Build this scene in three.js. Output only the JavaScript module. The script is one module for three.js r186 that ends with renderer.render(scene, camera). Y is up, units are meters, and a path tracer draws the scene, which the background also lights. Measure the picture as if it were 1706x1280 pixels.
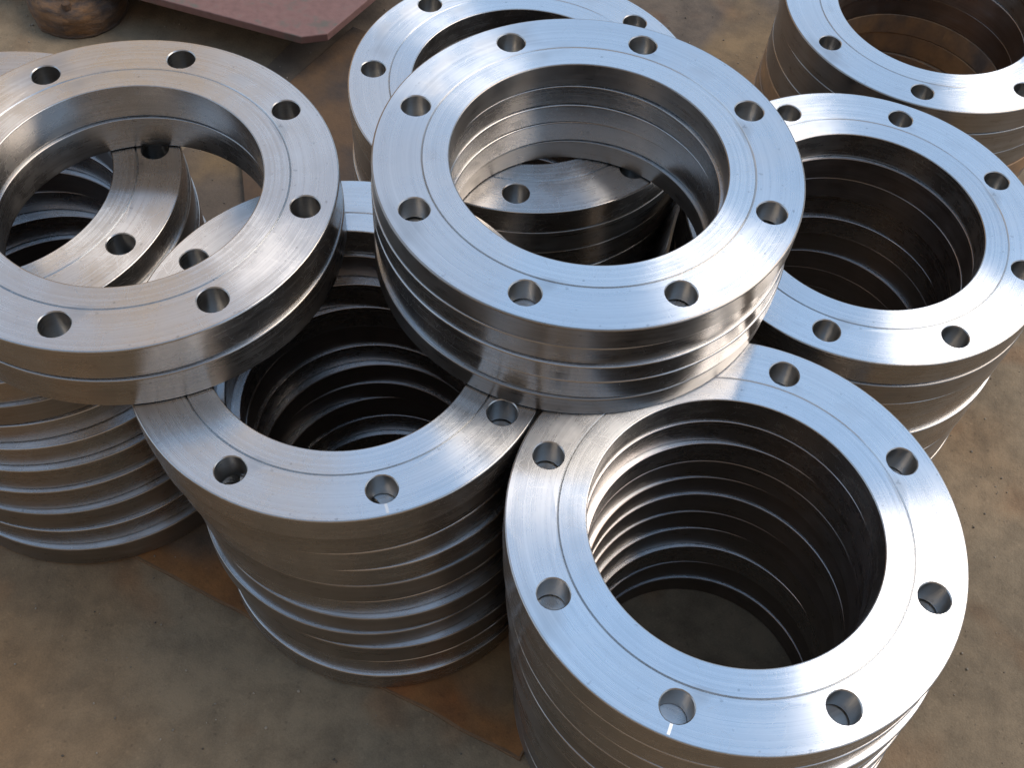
import * as THREE from 'three';
import { mergeGeometries } from 'three/addons/utils/BufferGeometryUtils.js';
import { ImprovedNoise } from 'three/addons/math/ImprovedNoise.js';

// ------------------------------------------------------------ camera, sky, sun, exposure
const scene = new THREE.Scene();
const camera = new THREE.PerspectiveCamera(37.1165, 1024 / 769, 0.05, 400);
camera.position.set(0, 1.0634, 0.6891);
camera.up.set(-0.09462, 0.56574, -0.81913);
camera.lookAt(0, 1.0634 - 0.82283, 0.6891 - 0.56829);
camera.updateMatrixWorld();

const SUN = new THREE.Vector3(0.58, 0.76, -0.22).normalize();
function makeSky() {
  const W = 512, H = 256, d = new Float32Array(W * H * 4);
  for (let j = 0; j < H; j++) for (let i = 0; i < W; i++) {
    const el = ((j + 0.5) / H - 0.5) * Math.PI;                 // row 0 is the nadir
    const s = Math.max(0, Math.sin(el));
    const k = Math.pow(1 - s, 2.2);                             // pale haze towards the horizon
    const o = (j * W + i) * 4;
    const z = [0.43, 0.66, 1.04], h = [0.96, 1.06, 1.17];
    for (let c = 0; c < 3; c++) d[o + c] = el < -0.02 ? 0.12 : z[c] * (1 - k) + h[c] * k;
    d[o + 3] = 1;
  }
  const t = new THREE.DataTexture(d, W, H, THREE.RGBAFormat, THREE.FloatType);
  t.mapping = THREE.EquirectangularReflectionMapping; t.magFilter = t.minFilter = THREE.LinearFilter; t.needsUpdate = true;
  return t;
}
const sky = makeSky();
scene.background = sky; scene.environment = sky;
const sun = new THREE.DirectionalLight(0xffefdc, 1.8);
sun.position.copy(SUN).multiplyScalar(6); sun.castShadow = true; sun.shadow.radius = 70;
sun.shadow.mapSize.set(2048, 2048);
Object.assign(sun.shadow.camera, { left: -2, right: 2, top: 2, bottom: -2, near: 0.5, far: 14 });
scene.add(sun, sun.target);

const renderer = new THREE.WebGLRenderer({ antialias: true });
renderer.toneMapping = THREE.LinearToneMapping;
renderer.toneMappingExposure = 1.15;
renderer.shadowMap.enabled = true;
renderer.setSize(1024, 769);

// ------------------------------------------------------------ helpers
let seed = 20240611;
const rnd = () => { seed = (seed + 0x6D2B79F5) | 0; let t = Math.imul(seed ^ (seed >>> 15), 1 | seed); t = (t + Math.imul(t ^ (t >>> 7), 61 | t)) ^ t; return ((t ^ (t >>> 14)) >>> 0) / 4294967296; };
const perlin = new ImprovedNoise();
const fbm = (x, y, z, o = 4) => { let s = 0, a = 1, n = 0; for (let i = 0; i < o; i++) { s += a * perlin.noise(x, y, z); n += a; a *= 0.5; x *= 2.03; y *= 2.03; z += 7.1; } return s / n; };
const clamp = (v, a = 0, b = 1) => Math.min(b, Math.max(a, v));
const sstep = (a, b, x) => { const t = clamp((x - a) / (b - a)); return t * t * (3 - 2 * t); };
// tileable noise: a point on a torus fed through 3-D noise would repeat visibly, so blend four shifted samples
function tile(fn, u, v, w) { // fn periodic in 1 x 1
  const a = sstep(0, 1, u), b = sstep(0, 1, v);
  return (fn(u, v) * (1 - 0) * a + fn(u + 1, v) * (1 - a)) * b + (fn(u, v + 1) * a + fn(u + 1, v + 1) * (1 - a)) * (1 - b);
}
function tex(W, H, fn, srgb = false) {
  const d = new Uint8Array(W * H * 4);
  for (let j = 0; j < H; j++) for (let i = 0; i < W; i++) {
    const c = fn((i + 0.5) / W, (j + 0.5) / H), o = (j * W + i) * 4;
    if (typeof c === 'number') d[o] = d[o + 1] = d[o + 2] = clamp(c) * 255; else for (let k = 0; k < 3; k++) d[o + k] = clamp(c[k]) * 255;
    d[o + 3] = 255;
  }
  const t = new THREE.DataTexture(d, W, H, THREE.RGBAFormat, THREE.UnsignedByteType);
  t.wrapS = t.wrapT = THREE.RepeatWrapping; t.magFilter = THREE.LinearFilter; t.minFilter = THREE.LinearMipmapLinearFilter; t.generateMipmaps = true;
  if (srgb) t.colorSpace = THREE.SRGBColorSpace;
  t.needsUpdate = true; return t;
}
const used = {};
function numbered(name) { const n = used[name] = (used[name] ?? -1) + 1; return n ? `${name}_${String(n).padStart(3, '0')}` : name; }
function mesh(name, g, m, parent) {
  const o = new THREE.Mesh(g, m); o.castShadow = o.receiveShadow = true;
  o.name = parent === scene ? numbered(name) : name; parent.add(o); return o;
}
function tag(o, label, category, group) { o.userData.label = label; o.userData.category = category; if (group) o.userData.group = group; return o; }

// ------------------------------------------------------------ materials
// turned steel: u runs across the lathe grooves (metres), v along them
// one sheet of it wraps once round a flange: 0.064 m across, 0.924 m along
const TW = 512, TH = 2048, LU = 0.064, LV_ = 0.1471 * 2 * Math.PI;
const wrapV = (f, u, v) => { const b = sstep(0, 1, v); return f(u, v) * b + f(u, v + 1) * (1 - b); };
function steelMaps() {
  const tone = new Float32Array(TW * TH), rough = new Float32Array(TW * TH), bump = new Float32Array(TW * TH);
  for (let j = 0; j < TH; j++) for (let i = 0; i < TW; i++) {
    const u = i / TW, v = j / TH, o = j * TW + i;
    const l = wrapV((a, b) => 0.5 * perlin.noise(a * 96, b * 5, 1.3) + 0.45 * perlin.noise(a * 30, b * 4, 4.7) + 0.3 * perlin.noise(a * 200, b * 11, 9.1), u, v);
    const m = wrapV((a, b) => fbm(a * 3, b * 34, 31.2, 4), u, v), k = wrapV((a, b) => fbm(a * 14, b * 190, 71.2, 2), u, v);
    const w = wrapV((a, b) => fbm(a * 1.6, b * 15, 55.2, 3), u, v);
    tone[o] = 0.83 + 0.17 * l + 0.10 * m - 0.20 * sstep(0.38, 0.55, k) - 0.10 * sstep(0.1, 0.4, w);
    rough[o] = 0.62 + 0.12 * l + 0.20 * m + 0.16 * sstep(0.1, 0.4, w);
    bump[o] = 0.5 + 0.45 * l;
  }
  // handling scratches, in any direction, and small dings
  for (let n = 0; n < 900; n++) {
    const x = rnd() * LU, y = rnd() * LV_, a = rnd() * Math.PI * 2, len = 0.003 + 0.028 * rnd() * rnd(), d = (rnd() - 0.35) * 0.30, st = len / 0.00011, bend = (rnd() - 0.5) * 0.6;
    for (let q = 0; q < st; q++) {
      const t = q / st, A = a + bend * t, i = Math.floor((x + Math.cos(A) * len * t) / LU * TW), j = Math.floor((y + Math.sin(A) * len * t) / LV_ * TH);
      if (i < 0 || i >= TW) continue;
      const o = ((j % TH + TH) % TH) * TW + i, f = Math.sin(Math.PI * t);
      tone[o] += d * f * 0.35; rough[o] += 0.10 * f; bump[o] -= 0.35 * f;
    }
  }
  const mk = (arr) => { const t = tex(TW, TH, (u, v) => arr[Math.floor(v * TH) * TW + Math.floor(u * TW)]); t.repeat.set(1 / LU, 1 / LV_); return t; };
  return [mk(tone), mk(rough), mk(bump)];
}
const [turnLines, turnRough, turnBump] = steelMaps();
function steel(r, g, b, rough, aniso, bump) {
  return new THREE.MeshPhysicalMaterial({ color: new THREE.Color().setRGB(r, g, b), metalness: 1, roughness: rough, anisotropy: aniso, map: turnLines, roughnessMap: turnRough, bumpMap: turnBump, bumpScale: bump });
}
const M = {
  face: [steel(0.80, 0.80, 0.79, 0.43, 1, 0.00001), steel(0.77, 0.775, 0.77, 0.46, 1, 0.00001), steel(0.82, 0.81, 0.79, 0.44, 1, 0.00001)],
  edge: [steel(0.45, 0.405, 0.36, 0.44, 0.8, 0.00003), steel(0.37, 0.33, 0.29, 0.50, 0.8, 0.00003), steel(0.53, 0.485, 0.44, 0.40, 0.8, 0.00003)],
  bore: [steel(0.36, 0.305, 0.27, 0.5, 0.7, 0.00004), steel(0.30, 0.245, 0.21, 0.55, 0.7, 0.00004), steel(0.42, 0.37, 0.34, 0.44, 0.7, 0.00004)],  // lower flanges: shade deep inside the stacks is put into this darker steel colour
  hole: steel(0.52, 0.49, 0.45, 0.5, 0.4, 0.00003),
};

// concrete
const hash = (i, j) => { let h = Math.imul(i, 374761393) + Math.imul(j, 668265263); h = Math.imul(h ^ (h >>> 13), 1274126177); return ((h ^ (h >>> 16)) >>> 0) / 4294967296; };
const concreteMap = tex(1024, 1024, (u, v) => {
  const n = tile((a, b) => 0.5 * fbm(a * 7, b * 7, 3.1, 3) + 0.65 * fbm(a * 38, b * 38, 8.8, 3), u, v), w = tile((a, b) => fbm(a * 13, b * 13, 15.5, 2), u, v);
  const g = hash(Math.floor(u * 1024), Math.floor(v * 1024)), g2 = hash(Math.floor(u * 420), Math.floor(v * 420) + 77);
  const q = 0.80 + 0.80 * n + 0.20 * (g - 0.5) + (g2 > 0.993 ? 0.16 : g2 < 0.006 ? -0.16 : 0), r = sstep(0.1, 0.4, w), p = sstep(-0.12, -0.42, w);
  return [q * (1 + 0.10 * r + 0.10 * p), q * (1 - 0.07 * r + 0.12 * p), q * (1 - 0.18 * r + 0.14 * p)];
});
const wallMap = tex(256, 256, (u, v) => 0.92 + 0.14 * tile((a, b) => fbm(a * 6, b * 6, 3.7, 4), u, v));
wallMap.repeat.set(1, 1);
concreteMap.repeat.set(1 / 0.9, 1 / 0.9);
const concreteBump = tex(1024, 1024, (u, v) => 0.42 + 0.45 * tile((a, b) => 0.6 * fbm(a * 24, b * 24, 1.1, 2) + 0.5 * perlin.noise(a * 150, b * 150, 2.5), u, v) + 0.16 * hash(Math.floor(u * 1024), Math.floor(v * 1024) + 9));
concreteBump.repeat.copy(concreteMap.repeat);
const rustMap = tex(512, 512, (u, v) => {
  const n = tile((a, b) => fbm(a * 5, b * 5, 33.1, 5), u, v), m = tile((a, b) => fbm(a * 22, b * 22, 44.4, 4), u, v), s = tile((a, b) => perlin.noise(a * 120, b * 120, 3.5), u, v);
  const k = sstep(-0.35, 0.4, n + 0.5 * m), q = 0.9 + 0.35 * m + 0.15 * s;
  return [q * (0.40 + 0.52 * k), q * (0.34 + 0.22 * k), q * (0.29 - 0.03 * k)];
});
rustMap.repeat.set(1 / 0.6, 1 / 0.6);
M.dull = [0.62, 0.5].map((q) => new THREE.MeshStandardMaterial({ color: new THREE.Color().setRGB(q, q * 0.9, q * 0.82), map: rustMap, bumpMap: concreteBump, bumpScale: 0.0008, roughness: 0.7, metalness: 0.25 }));

// red primer worn through to brown steel
const plateMap = tex(512, 512, (u, v) => {
  const m = tile((a, b) => fbm(a * 9, b * 9, 17.1, 4), u, v), s = tile((a, b) => fbm(a * 40, b * 40, 27.1, 2), u, v), k = sstep(0.0, 0.3, m + 0.35 * s), q = 0.85 + 0.3 * s + 0.25 * m;
  return [q * (1 - 0.45 * k), q * (1 - 0.10 * k), q * (1 - 0.15 * k)];
});
plateMap.repeat.set(1 / 0.4, 1 / 0.4);

// ------------------------------------------------------------ the ground: one sheet, finely divided where the camera looks
{
  const ticks = [-60, -25, -10, -5, -2.5, -1.6]; for (let i = 0; i <= 130; i++) ticks.push(-1.3 + i * 0.02); ticks.push(1.6, 2.5, 5, 10, 25, 60);
  const n = ticks.length, pos = [], uv = [], col = [], idx = [];
  for (const z of ticks) for (const x of ticks) {
    pos.push(x, 0, z); uv.push(x, z);
    // blotches of mud, pale dust and rust wash on the concrete
    const a = fbm(x * 1.7 + 3, z * 1.7, 0.5), b = fbm(x * 5 + 9, z * 5, 4.5), r = fbm(x * 2.6 - 5, z * 2.6 + 2, 9.5);
    let q = 1 + 0.30 * a + 0.22 * b;
    const rust = sstep(0.05, 0.45, r);
    col.push(0.245 * q * (1 + 0.14 * rust), 0.177 * q * (1 - 0.06 * rust), 0.104 * q * (1 - 0.25 * rust));
  }
  for (let j = 0; j < n - 1; j++) for (let i = 0; i < n - 1; i++) { const k = j * n + i; idx.push(k, k + n, k + 1, k + 1, k + n, k + n + 1); }
  const g = new THREE.BufferGeometry();
  g.setAttribute('position', new THREE.Float32BufferAttribute(pos, 3)); g.setAttribute('uv', new THREE.Float32BufferAttribute(uv, 2)); g.setAttribute('color', new THREE.Float32BufferAttribute(col, 3)); g.setIndex(idx); g.computeVertexNormals();
  const o = mesh('ground', g, new THREE.MeshStandardMaterial({ vertexColors: true, map: concreteMap, bumpMap: concreteBump, bumpScale: 0.0018, roughness: 0.9 }), scene);
  o.userData.kind = 'structure'; o.userData.label = 'brown dusty concrete yard floor';
}

// prism from a polygon in plan (x, z), slightly bevelled
function slab(pts, y0, t, bevel = 0.001) {
  const s = new THREE.Shape(pts.map(([x, z]) => new THREE.Vector2(x, -z)));
  const g = new THREE.ExtrudeGeometry(s, { depth: t - 2 * bevel, bevelEnabled: true, bevelThickness: bevel, bevelSize: bevel, bevelOffset: -bevel, bevelSegments: 2, curveSegments: 8 });
  g.rotateX(-Math.PI / 2); g.translate(0, y0 + bevel, 0);
  return g;
}
// rusty sheet under the stacks
const SHEET = 0.004;
{
  const A = [-0.64, 0.095], u = [0.925, 0.380], v = [0.389, -0.921];
  const P = (a, b) => [A[0] + u[0] * a + v[0] * b, A[1] + u[1] * a + v[1] * b];
  const pts = [];
  for (let i = 0; i <= 24; i++) pts.push(P(0.735 * i / 24, 0.004 * fbm(i * 0.7, 1, 1)));
  pts.push(P(0.738, 1.25), P(0.003, 1.25));
  const body = slab(pts, 0.0003, SHEET - 0.0004, 0.0008), c0 = []; for (let i = 0; i < body.attributes.position.count; i++) c0.push(0.20, 0.115, 0.055);
  body.setAttribute('color', new THREE.Float32BufferAttribute(c0, 3));
  const p = [], q = [], c = [], ix = [], NA = 50, NB = 84;
  for (let j = 0; j <= NB; j++) for (let i = 0; i <= NA; i++) {
    const a = 0.002 + 0.731 * i / NA, b = 0.0025 + 0.004 * fbm(a / 0.735 * 24 * 0.7, 1, 1) * (j ? 0 : 1) + 1.244 * j / NB, [x, z] = P(a, b);
    p.push(x, SHEET, z); q.push(x, z);
    // orange rust in flakes along the front edge, ochre scale at the back, grey-brown mill skin between
    const n = fbm(x * 14, z * 14, 3.3), m = fbm(x * 5, z * 5, 8.3), f = sstep(0.35, 0.75, 0.95 - b * 11 + 0.9 * n), o = sstep(0.0, 0.4, m + 0.3 * n + (a > 0.5 ? 0.22 : 0));
    const base = [0.130, 0.092, 0.060], och = [0.215, 0.134, 0.060], org = [0.27, 0.115, 0.032];
    for (let k = 0; k < 3; k++) { const v = base[k] + (och[k] - base[k]) * o; c.push(v + (org[k] - v) * f); }
  }
  for (let j = 0; j < NB; j++) for (let i = 0; i < NA; i++) { const k = j * (NA + 1) + i; ix.push(k, k + 1, k + NA + 1, k + 1, k + NA + 2, k + NA + 1); }
  let top = new THREE.BufferGeometry();
  top.setAttribute('position', new THREE.Float32BufferAttribute(p, 3)); top.setAttribute('uv', new THREE.Float32BufferAttribute(q, 2)); top.setAttribute('color', new THREE.Float32BufferAttribute(c, 3)); top.setAttribute('normal', new THREE.Float32BufferAttribute(p.map((_, i) => (i % 3 === 1 ? 1 : 0)), 3)); top.setIndex(ix); top = top.toNonIndexed();
  const o = mesh('rusty_sheet', mergeGeometries([body, top]), new THREE.MeshStandardMaterial({ vertexColors: true, map: concreteMap, bumpMap: concreteBump, bumpScale: 0.001, roughness: 0.85 }), scene);
  tag(o, 'thin rusty brown steel sheet lying on the concrete under the flange stacks', 'steel sheet');
}

// ------------------------------------------------------------ flange geometry
const RO = 0.170, RI = 0.1096, RK = 0.1471, RH = 0.0118, RG = 0.1318, CH = 0.0015, CB = 0.0011, NSEG = 128;
class Patch {
  constructor() { this.p = []; this.n = []; this.t = []; this.i = []; }
  v(x, y, z, nx, ny, nz, a, b) { this.p.push(x, y, z); this.n.push(nx, ny, nz); this.t.push(a, b); return this.p.length / 3 - 1; }
  tri(a, b, c) { // wind with the normals
    const P = this.p, N = this.n, g = (k) => [P[3 * k], P[3 * k + 1], P[3 * k + 2]];
    const A = g(a), B = g(b), C = g(c), u = B.map((q, k) => q - A[k]), w = C.map((q, k) => q - A[k]);
    const cr = [u[1] * w[2] - u[2] * w[1], u[2] * w[0] - u[0] * w[2], u[0] * w[1] - u[1] * w[0]];
    const s = cr[0] * N[3 * a] + cr[1] * N[3 * a + 1] + cr[2] * N[3 * a + 2];
    if (s >= 0) this.i.push(a, b, c); else this.i.push(a, c, b);
  }
  quad(a, b, c, d) { this.tri(a, b, c); this.tri(a, c, d); }
  geo() {
    const g = new THREE.BufferGeometry();
    g.setAttribute('position', new THREE.Float32BufferAttribute(this.p, 3)); g.setAttribute('normal', new THREE.Float32BufferAttribute(this.n, 3)); g.setAttribute('uv', new THREE.Float32BufferAttribute(this.t, 2)); g.setIndex(this.i);
    return g;
  }
}
// surface of revolution between (r0,y0) and (r1,y1); out = +1 when the normal leans away from the axis / up
function band(P, r0, y0, r1, y1, nr, ny, seg = NSEG) {
  const L = Math.hypot(nr, ny), len = Math.hypot(r1 - r0, y1 - y0), u0 = Math.abs(ny) > Math.abs(nr) ? r0 : y0 + 0.31, du = Math.abs(ny) > Math.abs(nr) ? r1 - r0 : y1 - y0;
  for (let k = 0; k <= seg; k++) {
    const a = k / seg * Math.PI * 2 - Math.PI / 8, c = Math.cos(a), s = Math.sin(a);
    P.v(r0 * c, y0, r0 * s, nr / L * c, ny / L, nr / L * s, u0, a * 0.1471);
    const q = P.v(r1 * c, y1, r1 * s, nr / L * c, ny / L, nr / L * s, u0 + (du || len), a * 0.1471);
    if (k) P.quad(q - 3, q - 2, q, q - 1);
  }
}
// surface of revolution along a smooth profile of [r, y, nr, ny]
function revolve(P, prof, seg = NSEG) {
  let u = 0.31; const us = prof.map((q, i) => (i && (u += Math.hypot(q[0] - prof[i - 1][0], q[1] - prof[i - 1][1])), u)), m = prof.length;
  for (let k = 0; k <= seg; k++) {
    const a = k / seg * Math.PI * 2 - Math.PI / 8, c = Math.cos(a), s = Math.sin(a);
    prof.forEach((q, i) => { const id = P.v(q[0] * c, q[1], q[0] * s, q[2] * c, q[3], q[2] * s, us[i], a * 0.1471); if (k && i) P.quad(id - m - 1, id - m, id, id - 1); });
  }
}
function roundEdge(r, t, e, sgn) { // sgn +1: outer rim, -1: bore
  const p = []; for (let i = 0; i <= 4; i++) { const a = Math.PI / 2 * (1 - i / 4); p.push([r - sgn * e * (1 - Math.cos(a)), t - e * (1 - Math.sin(a)), sgn * Math.cos(a), Math.sin(a)]); }
  for (let i = 0; i <= 4; i++) { const a = Math.PI / 2 * (i / 4); p.push([r - sgn * e * (1 - Math.cos(a)), e * (1 - Math.sin(a)), sgn * Math.cos(a), -Math.sin(a)]); }
  return p;
}
// flat ring between rin and rout with the eight bolt holes cut out
function holedRing(P, rin, rout, y, up, layers) {
  const NA = NSEG / 8, NS = 8, half = Math.PI / 8;
  for (let h = 0; h < 8; h++) {
    const a0 = h * Math.PI / 4, cx = RK * Math.cos(a0), cz = RK * Math.sin(a0), rh = RH + 0.0008;
    const out = [];
    for (let k = 0; k < NA; k++) out.push([a0 - half + 2 * half * k / NA, rout]);
    for (let k = 0; k < NS; k++) out.push([a0 + half, rout + (rin - rout) * k / NS]);
    for (let k = 0; k < NA; k++) out.push([a0 + half - 2 * half * k / NA, rin]);
    for (let k = 0; k < NS; k++) out.push([a0 - half, rin + (rout - rin) * k / NS]);
    const n = out.length, start = P.p.length / 3;
    for (let k = 0; k < n; k++) {
      const bx = out[k][1] * Math.cos(out[k][0]), bz = out[k][1] * Math.sin(out[k][0]);
      // the hole's point in the direction of the border point, evenly mixed with an even spread
      const d = Math.hypot(bx - cx, bz - cz), hx = cx + (bx - cx) / d * rh, hz = cz + (bz - cz) / d * rh;
      for (let l = 0; l < layers.length; l++) {
        const s = layers[l], x = hx + (bx - hx) * s, z = hz + (bz - hz) * s;
        let a = Math.atan2(z, x); while (a < a0 - Math.PI) a += 2 * Math.PI; while (a > a0 + Math.PI) a -= 2 * Math.PI;
        P.v(x, y, z, 0, up, 0, Math.hypot(x, z), a * 0.1471);
      }
    }
    const m = layers.length;
    for (let k = 0; k < n; k++) for (let l = 0; l < m - 1; l++) { const a = start + k * m + l, b = start + ((k + 1) % n) * m + l; P.quad(a, a + 1, b + 1, b); }
  }
}
function holeWall(P, h, t) {
  const a0 = h * Math.PI / 4, cx = RK * Math.cos(a0), cz = RK * Math.sin(a0), c = 0.0008, seg = 32;
  const rows = [[RH + c, t, -0.7, 0.7], [RH, t - c, -0.7, 0.7], [RH, t - c, -1, 0], [RH, c, -1, 0], [RH, c, -0.7, -0.7], [RH + c, 0, -0.7, -0.7]];
  for (let q = 0; q < 6; q += 2) for (let k = 0; k <= seg; k++) {
    const a = k / seg * Math.PI * 2, co = Math.cos(a), si = Math.sin(a);
    let id; for (const r of [rows[q], rows[q + 1]]) id = P.v(cx + r[0] * co, r[1], cz + r[0] * si, r[2] * co, r[3], r[2] * si, r[1], a * RH);
    if (k) P.quad(id - 3, id - 2, id, id - 1);
  }
}
const LAY = [0, 0.12, 0.35, 0.65, 1], LAY1 = [0, 1];
function flangeParts(t, ri = RI) {
  const plate = new Patch(), rim = new Patch(), seal = new Patch(), bore = new Patch(), holes = [];
  holedRing(plate, RG, RO - CH, t, 1, LAY);
  holedRing(plate, RG, RO - CH, 0, -1, LAY1); band(plate, ri + CB, 0, RG, 0, 0, -1);
  revolve(rim, roundEdge(RO, t, CH, 1));
  band(seal, ri + CB, t, RG - 0.0017, t, 0, 1); band(seal, RG - 0.0017, t, RG - 0.0014, t - 0.0018, 1, 0.2); band(seal, RG - 0.0014, t - 0.0018, RG, t, -1, 0.8);
  revolve(bore, roundEdge(ri, t, CB, -1));
  for (let h = 0; h < 8; h++) { const q = new Patch(); holeWall(q, h, t); holes.push(q.geo()); }
  return { plate: plate.geo(), rim: rim.geo(), seal: seal.geo(), bore: bore.geo(), holes };
}
const partsCache = {};
const parts = (t) => partsCache[t] ??= (() => { const p = flangeParts(t); p.ring = mergeGeometries([p.plate, p.seal, ...p.holes]); return p; })();

// ------------------------------------------------------------ the stacks
const ORD = ['topmost', 'second', 'third', 'fourth', 'fifth', 'sixth', 'seventh', 'eighth', 'ninth', 'tenth', 'eleventh'];
const BASE = SHEET + 0.0008, GAP = 0.0010;
function stack({ name = 'steel_flange', n, t, y0, top, bottom, spin, jitter, where, whereTop, group, dull = () => false, lower = 1, lowerFrom = 1, slip = 0.008 }) {
  let out = null;
  const h = []; for (let k = 0; k < n; k++) h.push(n > 4 ? 0.88 + 0.24 * rnd() : 0.97 + 0.06 * rnd());
  const sum = h.reduce((a, b) => a + b, 0); let y = y0 + n * t;
  for (let k = 0; k < n; k++) {                       // k = 0 is the topmost
    const f = n > 1 ? k / (n - 1) : 0, tk = h[k] * t * n / sum; y -= tk;
    const sc = k ? (1 - slip * rnd()) * (k >= lowerFrom ? lower : 1) : 1, play = k ? jitter + Math.min(0.003, (1 - sc) * RO) : 0, dir = rnd() * Math.PI * 2, off = play * (0.5 + 0.5 * rnd());
    const x = top[0] + (bottom[0] - top[0]) * f + off * Math.cos(dir), z = top[1] + (bottom[1] - top[1]) * f + off * Math.sin(dir);
    const P = parts(+(t - GAP).toFixed(5)), pick = Math.floor(rnd() * 3), dk = dull(k);
    const g = new THREE.Group(); g.name = numbered(name); scene.add(g);
    g.position.set(x, y, z); g.rotation.y = k ? rnd() * Math.PI * 2 : -spin; g.scale.set(sc, (tk - GAP) / (t - GAP), sc);
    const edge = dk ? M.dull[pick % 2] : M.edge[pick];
    if (k === 0) {
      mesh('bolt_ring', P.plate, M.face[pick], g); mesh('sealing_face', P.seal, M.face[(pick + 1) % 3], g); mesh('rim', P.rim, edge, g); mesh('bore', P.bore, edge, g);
      for (const q of P.holes) mesh('bolt_hole', q, M.hole, g);
      out = g;
    } else {
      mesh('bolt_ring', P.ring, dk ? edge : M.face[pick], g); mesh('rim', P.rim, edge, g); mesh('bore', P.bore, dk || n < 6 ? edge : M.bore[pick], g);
    }
    tag(g, k ? `${ORD[k]} flange from the top in ${where}` : whereTop, 'flange', group);
  }
  return out;
}
const T = 0.0291, LV = BASE + 11 * T;
// front stack, mouth wide open
const topB = stack({ n: 11, t: T + (BASE - 0.0006) / 11, y0: 0.0006, top: [0.1730, 0.2840], bottom: [0.1980, 0.2950], spin: 0.3021, jitter: 0.0012, where: 'the open-mouthed stack beside the rust sheet corner', whereTop: 'bright flange with one scribed notch, topping the stack at the sheet corner', group: 'flanges of the open-mouthed stack' });
// stack that carries both upper piles
const topG = stack({ n: 11, t: T, y0: BASE, top: [-0.1392, 0.1448], bottom: [-0.1080, 0.1560], spin: 0.4275, jitter: 0.0012, lower: 0.955, lowerFrom: 2, slip: 0.018, where: 'the stack that carries both upper piles', whereTop: 'beige-tinted flange half covered by the thick pair and by the short stack', group: 'flanges of the stack under both upper piles' });
// leaning stack under the thick pair
stack({ n: 11, t: T, y0: BASE, top: [-0.4730, 0.0176], bottom: [-0.4280, 0.0540], spin: 0.3929, jitter: 0.0012, slip: 0.018, where: 'the leaning stack under the thick pair', whereTop: 'flange seen through the bore of the thick pair, topping the leaning stack', group: 'flanges of the leaning stack' });
// stack behind, under the short stack
stack({ n: 11, t: T, y0: BASE, top: [-0.0140, -0.1740], bottom: [-0.0140, -0.1760], spin: -0.0096, jitter: 0.0010, where: 'the stack tucked behind the short stack', whereTop: 'flange peeking out behind the short stack and visible through its bore', group: 'flanges of the stack tucked behind' });
// lower stack beside
stack({ n: 10, t: 0.0290, y0: BASE, top: [0.3130, -0.0684], bottom: [0.3140, -0.0690], spin: 0.3326, jitter: 0.0016, where: 'the uncovered stack under the overhang of the short stack', whereTop: 'bright flange lying just below the overhanging rim of the short stack', group: 'flanges of the uncovered stack' });
// far stack with dull rusty lower flanges
stack({ n: 9, t: 0.0302, y0: BASE, top: [0.4313, -0.4169], bottom: [0.4313, -0.4180], spin: 0.2306, jitter: 0.0014, dull: (k) => k > 2, where: 'the stack with dull rusty lower flanges', whereTop: 'bright flange topping the stack whose lower flanges are dull and rusty', group: 'flanges of the stack with rusty lower half' });
// upper piles
stack({ n: 5, t: 0.0212, y0: LV, top: [0.0435, 0.0302], bottom: [0.0425, 0.0312], spin: 0.2774, jitter: 0.0018, where: 'the short stack of five laid across three stacks', whereTop: 'bright topmost flange of the short stack of five laid across three stacks', group: 'flanges of the short upper stack' });
stack({ name: 'thick_flange', n: 2, t: 0.0338, y0: LV, top: [-0.3222, 0.0640], bottom: [-0.3200, 0.0660], spin: 0.0700, jitter: 0.0005, where: 'the pair of thick flanges bridging two stacks', whereTop: 'upper one of the pair of thick flanges bridging two stacks', group: 'pair of thick flanges' });

// scribed notches from a bolt hole to the rim
function notch(flange, hole, t) {
  const a = hole * Math.PI / 4, g = new THREE.BoxGeometry(RO - CH - RK - RH - 0.0016, 0.0003, 0.0022);
  g.translate((RO - CH + RK + RH) / 2, t + 0.0001, 0); g.rotateY(-a);
  mesh('scribed_notch', g, new THREE.MeshStandardMaterial({ color: new THREE.Color().setRGB(0.72, 0.70, 0.66), metalness: 1, roughness: 0.42 }), flange);
}
notch(topB, 2, T + (BASE - 0.0006) / 11 - GAP); notch(topG, 1, T - GAP);

// ------------------------------------------------------------ things at the back
// red-primed plate on timber battens
{
  const g = new THREE.Group(); g.name = numbered('red_plate'); scene.add(g);
  const pts = [[-0.318, -0.512], [-0.285, -0.523], [-0.20, -0.68], [-0.32, -0.95], [-0.85, -0.80], [-0.80, -0.632]];
  mesh('plate', slab(pts, 0.062, 0.012, 0.0015), new THREE.MeshStandardMaterial({ color: new THREE.Color().setRGB(0.235, 0.120, 0.098), map: plateMap, bumpMap: concreteBump, bumpScale: 0.0006, roughness: 0.7 }), g);
  tag(g, 'red primed steel plate with a cut corner, raised off the floor', 'steel plate');
  const w = new THREE.MeshStandardMaterial({ color: new THREE.Color().setRGB(0.16, 0.11, 0.07), map: concreteMap, roughness: 0.9 });
  for (const [x, z] of [[-0.36, -0.74], [-0.66, -0.72]]) {
    const b = mesh('timber_batten', slab([[x - 0.03, z - 0.14], [x + 0.03, z - 0.14], [x + 0.03, z + 0.14], [x - 0.03, z + 0.14]], 0.0003 + (x > -0.5 ? 0.0045 : 0), 0.0612 - (x > -0.5 ? 0.0045 : 0), 0.003), w, scene);
    tag(b, x > -0.5 ? 'timber batten under the cut corner end of the red primed plate' : 'timber batten under the far end of the red plate beside the forged blank', 'batten', 'battens under the red plate');
  }
}
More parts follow.
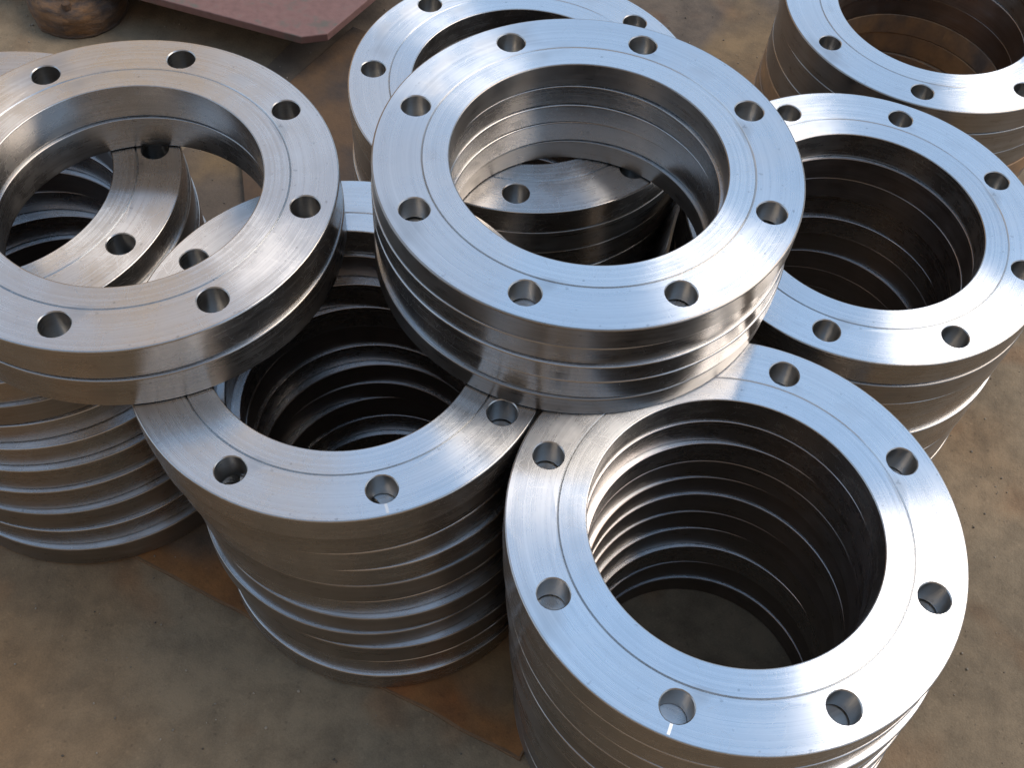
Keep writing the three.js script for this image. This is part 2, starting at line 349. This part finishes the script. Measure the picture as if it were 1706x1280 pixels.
// dark rusty offcut lying on the sheet beside the red plate
{
  const o = mesh('rusty_offcut', slab([[-0.27, -0.62], [-0.385, -0.40], [-0.31, -0.13], [-0.202, -0.11], [-0.197, -0.30], [-0.12, -0.40], [-0.12, -0.56]], SHEET + 0.0006, 0.008, 0.001), new THREE.MeshStandardMaterial({ color: new THREE.Color().setRGB(0.125, 0.108, 0.095), map: rustMap, bumpMap: concreteBump, bumpScale: 0.0012, roughness: 0.8 }), scene);
  tag(o, 'dark brown rusty steel offcut lying flat below the red plate', 'steel plate');
}
// rusty forged blank
{
  const g = new THREE.Group(); g.name = numbered('forged_blank'); scene.add(g); g.position.set(-0.655, 0.0003, -0.615);
  const prof = [[0, 0], [0.058, 0], [0.064, 0.006], [0.066, 0.022], [0.063, 0.034], [0.056, 0.042], [0.040, 0.046], [0.036, 0.060], [0.028, 0.066], [0, 0.067]].map(([x, y]) => new THREE.Vector2(x, y));
  const geo = new THREE.LatheGeometry(new THREE.SplineCurve(prof).getPoints(60), 64), p = geo.attributes.position;
  for (let i = 0; i < p.count; i++) { const x = p.getX(i), y = p.getY(i), z = p.getZ(i), k = 1 + 0.10 * fbm(x * 40, y * 40, z * 40); if (y > 0.002) p.setXYZ(i, x * k, y * (0.5 + 0.5 * k), z * k); }
  geo.computeVertexNormals();
  const m = new THREE.MeshStandardMaterial({ color: new THREE.Color().setRGB(0.26, 0.22, 0.20), map: rustMap, bumpMap: concreteBump, bumpScale: 0.002, roughness: 0.8, metalness: 0.2 });
  mesh('body', geo, m, g);
  for (let k = 0; k < 6; k++) { const a = 0.4 + k * Math.PI / 3, s = new THREE.CylinderGeometry(0.006, 0.007, 0.008, 6); s.translate(0.051 * Math.cos(a), 0.046, 0.051 * Math.sin(a)); mesh('stud', s, m, g); }
  tag(g, 'dark rusty round forged blank with small studs on the concrete', 'forging');
}

// loose grit on the concrete
{
  const base = new THREE.IcosahedronGeometry(1, 0), N = 2600, im = new THREE.InstancedMesh(base, new THREE.MeshStandardMaterial({ roughness: 0.9 }), N), m4 = new THREE.Matrix4(), qt = new THREE.Quaternion(), ev = new THREE.Euler(), col = new THREE.Color();
  const clear = [[0.185, 0.286], [-0.12, 0.15], [-0.45, 0.036], [-0.014, -0.174], [0.313, -0.068], [0.431, -0.417]];
  for (let i = 0; i < N;) {
    const x = -1.0 + 2.0 * rnd(), z = -1.0 + 1.6 * rnd();
    if (clear.some(([a, b]) => Math.hypot(x - a, z - b) < 0.185) || fbm(x * 4, z * 4, 2.2) < -0.25 + 0.4 * rnd() - 0.1) continue;
    const u = (x + 0.64) * 0.925 + (z - 0.095) * 0.38, v = (x + 0.64) * 0.389 - (z - 0.095) * 0.921, on = u > -0.01 && u < 0.75 && v > -0.01 && v < 1.26;
    const r = 0.0005 + 0.0014 * rnd() * rnd();
    ev.set(rnd() * 6, rnd() * 6, rnd() * 6); qt.setFromEuler(ev);
    m4.compose(new THREE.Vector3(x, (on ? SHEET : 0) + r * 0.5, z), qt, new THREE.Vector3(r, r * 0.8, r * (0.7 + 0.6 * rnd())));
    im.setMatrixAt(i, m4); const t = 0.08 + 0.26 * rnd(); im.setColorAt(i, col.setRGB(t, t * 0.82, t * 0.6)); i++;
  }
  im.name = 'grit'; im.castShadow = im.receiveShadow = true; im.userData = { kind: 'stuff', label: 'fine brown grit scattered over the concrete floor', category: 'grit' }; scene.add(im);
}

// ------------------------------------------------------------ the sunlit wall that the flanges mirror (outside the frame)
{
  // its sunlit face looks along (0.95, 0, 0.30)
  const g = new THREE.BoxGeometry(1.33, 6.5, 0.3); g.translate(0, 3.25, -0.15); g.rotateY(Math.atan2(0.94, 0.339)); g.translate(-1.025, 0, -1.625);
  const o = mesh('wall_pier', g, new THREE.MeshStandardMaterial({ color: new THREE.Color().setRGB(0.92, 0.68, 0.45), map: wallMap, roughness: 0.9 }), scene);
  tag(o, 'tall narrow beige rendered wall pier beyond the flange stacks', 'wall');
}

// the facade behind the photographer, whose warm front the rims mirror
{
  const g = new THREE.BoxGeometry(8, 5.2, 0.3); g.translate(-1.2, 2.6, 3.0);
  const o = mesh('building_facade', g, new THREE.MeshStandardMaterial({ color: new THREE.Color().setRGB(0.62, 0.47, 0.33), map: wallMap, roughness: 0.9 }), scene);
  tag(o, 'wide beige rendered building facade facing the flange stacks across the yard', 'building');
}

renderer.render(scene, camera);
